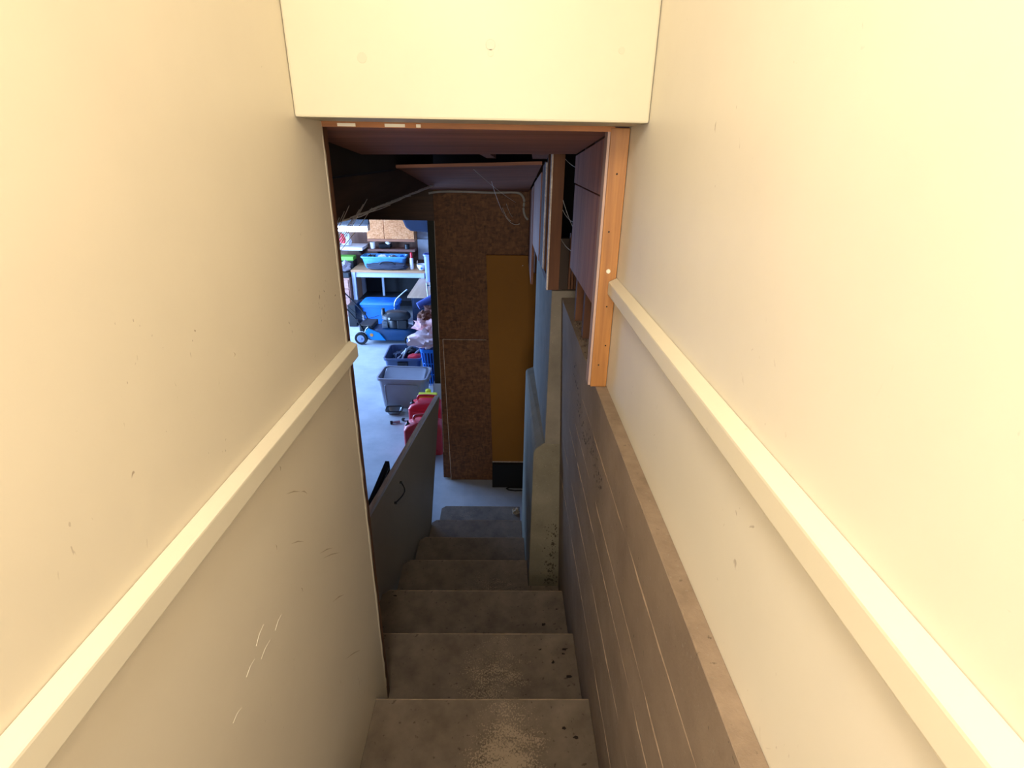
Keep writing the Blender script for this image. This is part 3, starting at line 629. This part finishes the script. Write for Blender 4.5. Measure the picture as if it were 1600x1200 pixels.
# fuel cans
def gas_can(label, loc, rz, m, w_=0.36, d=0.22, h=0.30):
    t = thing('fuel_can', label, 'fuel can', loc, rz, 'red fuel cans beside the steps')
    b = MB(); b.loft([rrect(w_*0.97, d*0.95, 0.03, 0.0), rrect(w_, d, 0.035, 0.015), rrect(w_, d, 0.035, h*0.80), rrect(w_*0.92, d*0.86, 0.04, h*0.90, cx=0.01), rrect(w_*0.6, d*0.6, 0.04, h, cx=0.03)])
    b.build('body', m, t, smooth=True)
    for s in (-1, 1):
        MB().box(-w_*0.36, w_*0.36, s*d/2-(0.004 if s > 0 else 0.006), s*d/2+(0.006 if s > 0 else 0.004), h*0.12, h*0.16).build('pressed_rib', m, t, None, 0.002)
        MB().box(-w_*0.36, w_*0.36, s*d/2-(0.004 if s > 0 else 0.006), s*d/2+(0.006 if s > 0 else 0.004), h*0.70, h*0.74).build('pressed_rib', m, t, None, 0.002)
    MB().tube(smooth_pts([(-0.10, 0, h*0.9), (-0.09, 0, h+0.045), (-0.03, 0, h+0.062), (0.09, 0, h+0.062), (0.14, 0, h+0.04), (0.145, 0, h*0.88)], 5), 0.014, 8).build('handle', m, t, smooth=True)
    MB().lathe([(0.028, 0), (0.030, 0.035), (0.024, 0.04), (0.012, 0.05), (0.010, 0.075)], (-w_*0.40, -d*0.1, h*0.82), 'z', 14).build('spout_cap', M_blackp, t, smooth=True)
    MB().lathe([(0.012, 0), (0.012, 0.012)], (w_*0.38, 0.02, h*0.87), 'z', 10).build('vent_cap', M_blackp, t)
    return t
gas_can('faded red fuel can nearest to the grey panel', (-0.835, 4.98, 0), math.radians(4), M_redb, 0.40, 0.22, 0.37)
gas_can('bright red fuel can behind the faded one', (-0.88, 5.52, 0), math.radians(-4), M_red, 0.38, 0.24, 0.34)
# things behind the cans
def jar(name, label, cat, loc, prof, m, cap=None, capm=None):
    t = thing(name, label, cat, loc)
    MB().lathe(prof, (0, 0, 0), 'z', 18).build('body', m, t, smooth=True)
    if cap: MB().lathe(cap, (0, 0, 0), 'z', 14).build('cap', capm, t, smooth=True)
    return t
jar('spray_bottle', 'yellow capped bottle standing behind the red fuel cans', 'bottle', (-0.90, 5.83, 0), [(0.055, 0), (0.06, 0.01), (0.06, 0.24), (0.03, 0.29)], mat('clear_blue_plastic', '#7fa6c8', 0.2), [(0.032, 0.285), (0.034, 0.33), (0.02, 0.34)], M_yelp)
tag(MB().box(-1.0, -0.78, 5.69, 5.76, 0.0, 0.335).build('yellow_case', M_yelp, None, (-0.89, 5.72, 0), 0.012), 'narrow yellow case behind the bright red fuel can', 'case')
jg = thing('detergent_jug', 'white plastic jug standing beside the grey tote', 'jug', (-0.78, 6.15, 0))
MB().loft([rrect(0.19, 0.13, 0.03, 0), rrect(0.20, 0.14, 0.035, 0.02), rrect(0.20, 0.14, 0.035, 0.27), rrect(0.14, 0.10, 0.03, 0.35), rrect(0.06, 0.06, 0.02, 0.38)]).build('body', M_white, jg, smooth=True)
MB().tube(smooth_pts([(0.04, 0, 0.36), (0.09, 0, 0.36), (0.105, 0, 0.30), (0.09, 0, 0.24)], 4), 0.013, 8).build('handle', M_white, jg, smooth=True)
MB().lathe([(0.03, 0.375), (0.03, 0.41), (0.02, 0.415)], (0, 0, 0), 'z', 14).build('cap', M_metal, jg)
# small dark things on the floor
tr = thing('roller_tray', 'small black rimmed tray on the floor before the grey tote', 'tray', (-1.33, 5.86, 0), 0.05)
MB().loft([rrect(0.13, 0.09, 0.02, 0), rrect(0.18, 0.13, 0.03, 0.05), rrect(0.20, 0.15, 0.03, 0.055), rrect(0.17, 0.12, 0.03, 0.055), rrect(0.12, 0.08, 0.02, 0.008)]).build('pan', M_metal, tr, smooth=True)
MB().tube([Vector(p)+Vector((0, 0, 0.0)) for p in rrect(0.20, 0.15, 0.03, 0.058)+rrect(0.20, 0.15, 0.03, 0.058)[:1]], 0.007, 6).build('rim', M_blackp, tr)
for (x, y, r, lbl) in ((-1.245, 5.60, 0.3, 'black capped hose nozzle on the floor left of the fuel cans'), (-1.12, 5.63, -0.4, 'black capped hose nozzle on the floor touching the bright red can'), ):
    t = thing('hose_nozzle', lbl, 'nozzle', (x, y, 0.02), r)
    MB().lathe([(0.012, -0.06), (0.018, -0.02), (0.016, 0.03)], (0, 0, 0), 'x', 12).build('barrel', M_gtote, t, smooth=True)
    MB().lathe([(0.020, -0.085), (0.020, -0.058), (0.012, -0.055)], (0, 0, 0), 'x', 12).build('end_cap', M_blackp, t, smooth=True)
rnd = random.Random(77)

# ------------------------------------------------------------ lawn mower
mw = thing('lawn_mower', 'blue walk-behind lawn mower with black engine facing the desk', 'lawn mower', (-1.95, 8.60, 0), math.radians(-2))
MB().loft([[(p[0], p[1], p[2]) for p in rrect(0.82, 0.44, 0.12, 0.065, cx=0.07)], rrect(0.84, 0.46, 0.12, 0.08, cx=0.07), rrect(0.80, 0.43, 0.12, 0.19, cx=0.07), rrect(0.60, 0.36, 0.10, 0.235, cx=0.1), rrect(0.5, 0.32, 0.10, 0.235, cx=0.1)]).build('deck', mat('shaded_blue_deck', '#123a60', 0.4), mw, smooth=True)  # blue darkened: the shadow on the deck is put into its colour
MB().py([(-0.28, 0.11), (-0.20, 0.075), (0.02, 0.07), (-0.02, 0.12), (-0.08, 0.20), (-0.26, 0.275), (-0.31, 0.22)], -0.250, -0.22).build('side_skirt', M_mower, mw, None, 0.008)
MB().lathe([(0.028, 0), (0.028, -0.004)], (-0.21, -0.251, 0.165), 'y', 12).build('badge', mat('orange_sticker', '#d98a3a', 0.5), mw)
for (x, y, r, nm) in ((-0.385, -0.255, 0.105, 0), (-0.385, 0.255, 0.105, 0), (0.42, -0.255, 0.09, 0), (0.42, 0.25, 0.09, 0)):
    wh = MB().lathe([(r*0.55, -0.022), (r*0.93, -0.028), (r, -0.02), (r, 0.02), (r*0.93, 0.028), (r*0.55, 0.022)], (x, y, r), 'y', 28).build('wheel', M_black, mw, smooth=True)
    MB().lathe([(r*0.60, -0.030), (r*0.52, -0.033), (r*0.2, -0.027), (r*0.16, -0.04), (0.004, -0.04)], (x, y, r), 'y', 20).build('hub_cap', mat('grey_blue_hub', '#7d8aa8', 0.4), wh, smooth=True)
MB().box(-0.42, -0.20, -0.20, 0.20, 0.20, 0.31).build('rear_flap', M_blackp, mw, None, 0.02)
eng = MB().lathe([(0.10, 0.225), (0.13, 0.25), (0.13, 0.36), (0.12, 0.38)], (0.14, 0, 0), 'z', 24).build('engine_block', M_blackp, mw, smooth=True)
for i in range(6): MB().box(-0.06, 0.03, -0.12, 0.08, 0.255+0.018*i, 0.263+0.018*i).build('cooling_fin', M_metal, eng)
MB().loft([rrect(0.40, 0.30, 0.12, 0.385, cx=0.16), rrect(0.46, 0.34, 0.13, 0.40, cx=0.16), rrect(0.45, 0.33, 0.13, 0.45, cx=0.16), rrect(0.34, 0.24, 0.10, 0.50, cx=0.17), rrect(0.12, 0.1, 0.05, 0.512, cx=0.17)]).build('engine_shroud', mat('black_engine_cover', '#2a2c30', 0.35), mw, smooth=True)
MB().lathe([(0.035, 0.44), (0.035, 0.50), (0.028, 0.51), (0.028, 0.56), (0.02, 0.565)], (-0.04, -0.05, 0), 'z', 14).build('fuel_cap', M_blackp, mw, smooth=True)
MB().box(0.20, 0.36, -0.17, -0.02, 0.25, 0.395).build('air_filter', M_blackp, mw, None, 0.015)
MB().lathe([(0.018, 0), (0.018, -0.01)], (0.08, -0.172, 0.425), 'y', 10).build('primer_bulb', M_white, mw)
for s in (-1, 1):
    MB().tube([(-0.34, s*0.21, 0.20), (-0.42, s*0.21, 0.37), (-0.62, s*0.205, 0.62), (-0.98, s*0.20, 1.0)], 0.012, 8).build('handle_bar', M_blackp, mw, smooth=True)
    MB().lathe([(0.028, -0.02), (0.028, 0.02)], (-0.44, s*0.225, 0.39), 'y', 12).build('handle_knob', M_blackp, mw)
MB().tube([(-0.98, -0.2, 1.0), (-0.98, 0.2, 1.0)], 0.014, 8).build('handle_grip', M_blackp, mw)
MB().tube([(-0.36, -0.235, 0.12), (-0.30, -0.235, 0.26), (-0.26, -0.235, 0.30)], 0.007, 6).build('height_lever', M_metal, mw)
MB().tube(smooth_pts([(-0.10, -0.08, 0.45), (-0.35, -0.15, 0.42), (-0.6, -0.2, 0.66), (-0.9, -0.2, 0.93)]), 0.004, 6).build('throttle_cable', M_blackp, mw)

# ------------------------------------------------------------ workbench, desk and what is on them
wb = thing('workbench', 'workbench with wooden top and pale blue painted frame at the garage end', 'workbench', (-2.2, 10.35, 0))
M_btop = wood('bench_top_pine', '#a5764e', '#cf9f74', 'x', 0.6, 30)
M_pale = mat('pale_blue_paint', '#b4c0d2', 0.5, 0.05)
MB().box(-0.68, 0.76, -0.33, 0.42, 0.835, 0.875).build('worktop', M_btop, wb, None, 0.004)
MB().box(-0.62, 0.66, -0.30, -0.27, 0.74, 0.834).build('apron', M_pale, wb, None, 0.003)
for (x, y) in ((-0.64, -0.29), (0.66, -0.29), (-0.64, 0.38), (0.66, 0.38)):
    MB().box(x-0.035, x+0.035, y-0.035, y+0.035, 0.0, 0.834).build('leg', M_pale, wb, None, 0.003)
MB().box(-0.60, 0.62, -0.25, 0.38, 0.28, 0.30).build('lower_shelf', mat('dark_shelf_board', '#20242e', 0.7), wb)
MB().box(-0.60, 0.62, 0.40, 0.415, 0.0, 0.83).build('back_panel', mat('dark_back_panel', '#2e3034', 0.8), wb)
MB().box(-0.20, -0.16, 0.05, 0.09, 0.30, 0.83).build('prop', M_pale, wb)
dc = thing('drawer_unit', 'reddish wooden drawer unit left of the workbench', 'drawers', (-3.18, 10.15, 0))
M_rw = wood('reddish_drawer_wood', '#9a6a5c', '#c49484', 'x', 0.6, 30)
MB().box(-0.30, 0.28, -0.22, 0.3, 0.0, 0.74).build('carcass', M_rw, dc, None, 0.003)
for i in range(4):
    d_ = MB().box(-0.28, 0.26, -0.24, -0.221, 0.03+0.175*i, 0.19+0.175*i).build('drawer', M_rw, dc, None, 0.004)
    MB().tube([(-0.06, -0.255, 0.11+0.175*i), (0.06, -0.255, 0.11+0.175*i)], 0.007, 6).build('handle', M_metal, d_)
tag(MB().box(-3.46, -2.90, 9.95, 10.72, 0.741, 0.835).build('tool_case', M_blackp, None, (-3.1, 10.2, 0.74), 0.012), 'flat black case lying on the reddish drawer unit', 'case')
# blue tote under the bench
bt = tote('storage_tote', 'bright blue lidded tote on the floor behind the mower', 'tote', (-2.27, 9.64, 0), 0, 0.66, 0.44, 0.36, M_blue, 0.88)
MB().loft([rrect(0.69, 0.47, 0.06, 0.362), rrect(0.70, 0.48, 0.06, 0.385), rrect(0.64, 0.42, 0.05, 0.41), rrect(0.62, 0.40, 0.05, 0.415)]).build('lid', M_blue, bt, smooth=True)
tag(MB().box(-2.80, -2.66, 9.3, 9.7, 0.0, 0.40).build('black_crate', M_blackp, None, (-2.66, 9.5, 0), 0.01), 'black narrow box on the floor left of the bright blue tote', 'box')
# desk
dk = thing('desk', 'long desk with pale wooden top and dark blue pedestal', 'desk', (-1.2, 9.45, 0))
MB().box(-0.40, 0.35, -0.80, 0.55, 0.715, 0.74).build('desktop', wood('pale_desk_wood', '#c9a284', '#e2c3a6', 'y', 0.5, 25), dk, None, 0.003)
MB().box(-0.37, 0.33, -0.56, -0.20, 0.0, 0.714).build('pedestal', mat('dark_blue_laminate', '#1f2d4a', 0.5), dk, None, 0.004)
MB().box(-0.37, -0.35, -0.19, 0.53, 0.0, 0.714).build('side_panel', mat('dark_blue_laminate', '#1f2d4a', 0.5), dk)
for i in range(3): MB().box(-0.34, 0.30, -0.575, -0.561, 0.03+0.225*i, 0.245+0.225*i).build('drawer_front', mat('dark_blue_laminate', '#1f2d4a', 0.5), dk, None, 0.004)
bc = thing('bent_tube_stand', 'curved grey metal tube stand leaning beside the desk pedestal', 'tube', (-1.86, 9.05, 0))
MB().tube(smooth_pts([(-0.05, 0, 0.0), (-0.05, 0, 0.42), (-0.02, 0, 0.56), (0.05, 0, 0.64), (0.19, 0, 0.76)], 5), 0.013, 8).build('tube', M_metal, bc, smooth=True)
MB().tube([(-0.13, -0.1, 0.012), (-0.05, 0, 0.012), (-0.13, 0.1, 0.012)], 0.012, 6).build('foot', M_metal, bc)
# on the bench
Z = 0.876
M_clearb = mat('translucent_blue_bin', '#5aa0d8', 0.25, 0.1, 14)
cb = tote('clear_bin', 'translucent light blue bin full of parts on the workbench', 'bin', (-2.30, 10.38, Z), 0, 0.84, 0.34, 0.22, M_clearb, 0.86)
for i, (x, m_) in enumerate(((-0.25, M_blackp), (-0.05, M_white), (0.15, M_metal), (0.28, M_blue))):
    blob((x, 0, 0.12), (0.11, 0.12, 0.10), 20+i, 0.4).build('loose_part', m_, cb)
tb = thing('tool_bag', 'low dark tool bag lying in front of the light blue bin', 'bag', (-2.2, 10.12, Z), 0.0)
blob((0, 0, 0.055), (0.40, 0.075, 0.085), 33, 0.3, 2.2).build('bag_body', mat('charcoal_canvas', '#343848', 0.85), tb, smooth=True)
MB().tube(smooth_pts([(-0.15, -0.05, 0.10), (-0.08, -0.06, 0.15), (0.08, -0.06, 0.15), (0.15, -0.05, 0.10)]), 0.010, 6).build('handle', M_blackp, tb)
jar('spray_can', 'slim white spray can with red cap on the workbench', 'spray can', (-1.76, 10.20, Z), [(0.032, 0), (0.034, 0.01), (0.034, 0.19), (0.026, 0.21)], M_white, [(0.024, 0.21), (0.024, 0.30), (0.018, 0.31)], M_red)
jar('white_bowl', 'white bowl with a blue motif at the end of the workbench', 'bowl', (-1.555, 10.12, Z), [(0.04, 0), (0.06, 0.01), (0.095, 0.08), (0.10, 0.11), (0.092, 0.11), (0.055, 0.02)], M_white)
MB().lathe([(0.022, 0), (0.015, -0.003)], (-1.555, 10.034, Z+0.05), 'y', 8).build('motif', M_blue, bpy.data.objects['white_bowl']).location = (1.555, -10.12, -Z)
lavender = mat('lavender_translucent_plastic', '#8a9ae0', 0.3)
sb_ = tote('tall_bin', 'tall lavender plastic bin standing on the desk end', 'bin', (-1.34, 9.80, 0.741), 0, 0.24, 0.22, 0.50, lavender, 0.85)
jar('thin_marker', 'thin upright pale brush at the back of the workbench', 'brush', (-1.66, 10.25, Z), [(0.012, 0), (0.012, 0.14), (0.008, 0.15)], mat('pale_wood_handle', '#c0a080', 0.6))
tag(blob((-3.03, 10.15, 0.835+0.075), (0.12, 0.12, 0.12), 41, 0.35).build('grey_sack', mat('grey_sack_cloth', '#9a94a0', 0.9), None, (-3.03, 10.15, 0.835), smooth=True), 'slumped grey sack left of the light blue bin', 'sack')
tag(MB().box(-3.25, -2.92, 10.42, 10.66, 0.975, 1.05).build('green_box', mat('bright_green_box', '#7cc24a', 0.6), None, (-3.1, 10.55, 0.975), 0.01), 'flat green box stacked behind the grey sack', 'box')
tag(MB().box(-3.28, -2.92, 10.40, 10.68, 0.836, 0.974).build('dark_box', M_blackp, None, (-3.1, 10.55, 0.836), 0.01), 'dark box under the flat green box', 'box')
# shelves and wall cabinet
sh = thing('wall_shelf', 'white edged wall shelf at the left above the workbench', 'shelf', (-3.1, 10.55, 1.19))
MB().box(-0.5, 0.40, -0.24, 0.245, 0.0, 0.055).build('shelf_board', M_white, sh, None, 0.003)
for x in (-0.3, 0.25): MB().px([(0.245, 0.0), (0.245, -0.16), (0.22, -0.16), (-0.1, -0.001)], x, x+0.02).build('bracket', M_metal, sh)
sh2 = thing('wall_shelf', 'brown wooden wall shelf under the strand board cabinet', 'shelf', (-2.1, 10.65, 1.14))
MB().box(-0.55, 0.36, -0.13, 0.145, 0.0, 0.045).build('shelf_board', wood('brown_shelf_wood', '#6e4636', '#94665a', 'x', 0.6, 30), sh2, None, 0.003)
for x in (-0.4, 0.3): MB().px([(0.145, 0.0), (0.145, -0.14), (0.12, -0.14), (-0.05, -0.001)], x, x+0.02).build('bracket', M_darkz, sh2)
wc = thing('wall_cabinet', 'strand board wall cabinet with two doors above the workbench', 'cabinet', (-2.17, 10.62, 1.34))
MB().box(-0.46, 0.44, -0.13, 0.175, 0.0, 0.80).build('carcass', M_osbc, wc, None, 0.003)
for (x0, x1) in ((-0.455, -0.135), (-0.125, 0.435)): MB().box(x0, x1, -0.152, -0.131, 0.05, 0.78).build('door', M_osbc, wc, None, 0.003)
MB().box(-0.46, 0.44, -0.150, -0.131, 0.0, 0.045).build('bottom_rail', wood('cabinet_rail_wood', '#8a5236', '#a86a48', 'x', 0.6, 30), wc)
# on the shelves
jar('white_cup', 'white cup on the brown shelf below the cabinet', 'cup', (-2.56, 10.60, 1.186), [(0.045, 0), (0.055, 0.12), (0.048, 0.12), (0.04, 0.01)], M_white)
hp = thing('grinder', 'black and white power grinder on the brown shelf', 'power tool', (-2.32, 10.58, 1.186), 0.4)
MB().lathe([(0.045, -0.12), (0.055, -0.05), (0.05, 0.05), (0.06, 0.08), (0.03, 0.13)], (0, 0, 0.06), 'x', 14).build('motor_body', M_blackp, hp, smooth=True)
MB().lathe([(0.05, 0), (0.055, 0.03), (0.04, 0.05)], (0.06, 0, 0.085), 'z', 14).build('head_cover', M_white, hp, smooth=True)
jar('pair_can', 'small dark can at the right end of the brown shelf', 'can', (-1.90, 10.60, 1.186), [(0.05, 0), (0.05, 0.085), (0.04, 0.09)], M_blackp)
pb = thing('plastic_bag', 'red and white plastic bag hanging over the white shelf', 'bag', (-3.05, 10.50, 1.246))
blob((0, 0, 0.11), (0.11, 0.06, 0.16), 51, 0.35).build('bag_body', mat('milky_bag_film', '#c9ccd6', 0.4), pb, smooth=True)
blob((-0.04, -0.045, 0.12), (0.055, 0.035, 0.11), 53, 0.3).build('red_print', mat('red_bag_print', '#e23a4a', 0.5), pb, smooth=True)
# overhead dark case on the ceiling to the right
oc = thing('overhead_case', 'dark navy soft case slung from the garage ceiling', 'case', (-1.45, 9.4, 1.72))
MB().py([(-0.26, 0.22), (-0.20, 0.06), (-0.12, 0.0), (0.55, -0.04), (0.6, 0.3), (-0.25, 0.35)], -0.25, 0.25).build('case_body', mat('dark_navy_canvas', '#1b2740', 0.8), oc, None, 0.03)
for x in (-0.1, 0.4): MB().box(x, x+0.03, -0.02, 0.02, 0.33, 1.058).build('strap', M_blackp, oc)
# shop light
sl = thing('shop_light', 'lit fluorescent shop light hanging over the workbench', 'light', (-2.85, 9.3, 1.70))
MB().px([(-0.03, 0.07), (0.09, 0.07), (0.09, 0.10), (0.05, 0.20), (-0.01, 0.20), (-0.03, 0.10)], -0.62, 0.56).build('reflector', mat('grey_reflector', '#3c4048', 0.6), sl)
for y in (-0.06, 0.05): MB().tube([(-0.60, y, 0.025), (0.54, y, 0.025)], 0.040, 10).build('fluorescent_tube', emit('tube_glow', '#d4e4ff', 14), sl, smooth=True)
for x in (-0.62, 0.55): MB().box(x, x+0.012, -0.075, 0.07, 0.0, 0.10).build('end_cap', M_metal, sl)
for x in (-0.45, 0.4): MB().tube([(x, 0.02, 0.20), (x, 0.02, 1.078)], 0.003, 5).build('hanging_chain', M_metal, sl)
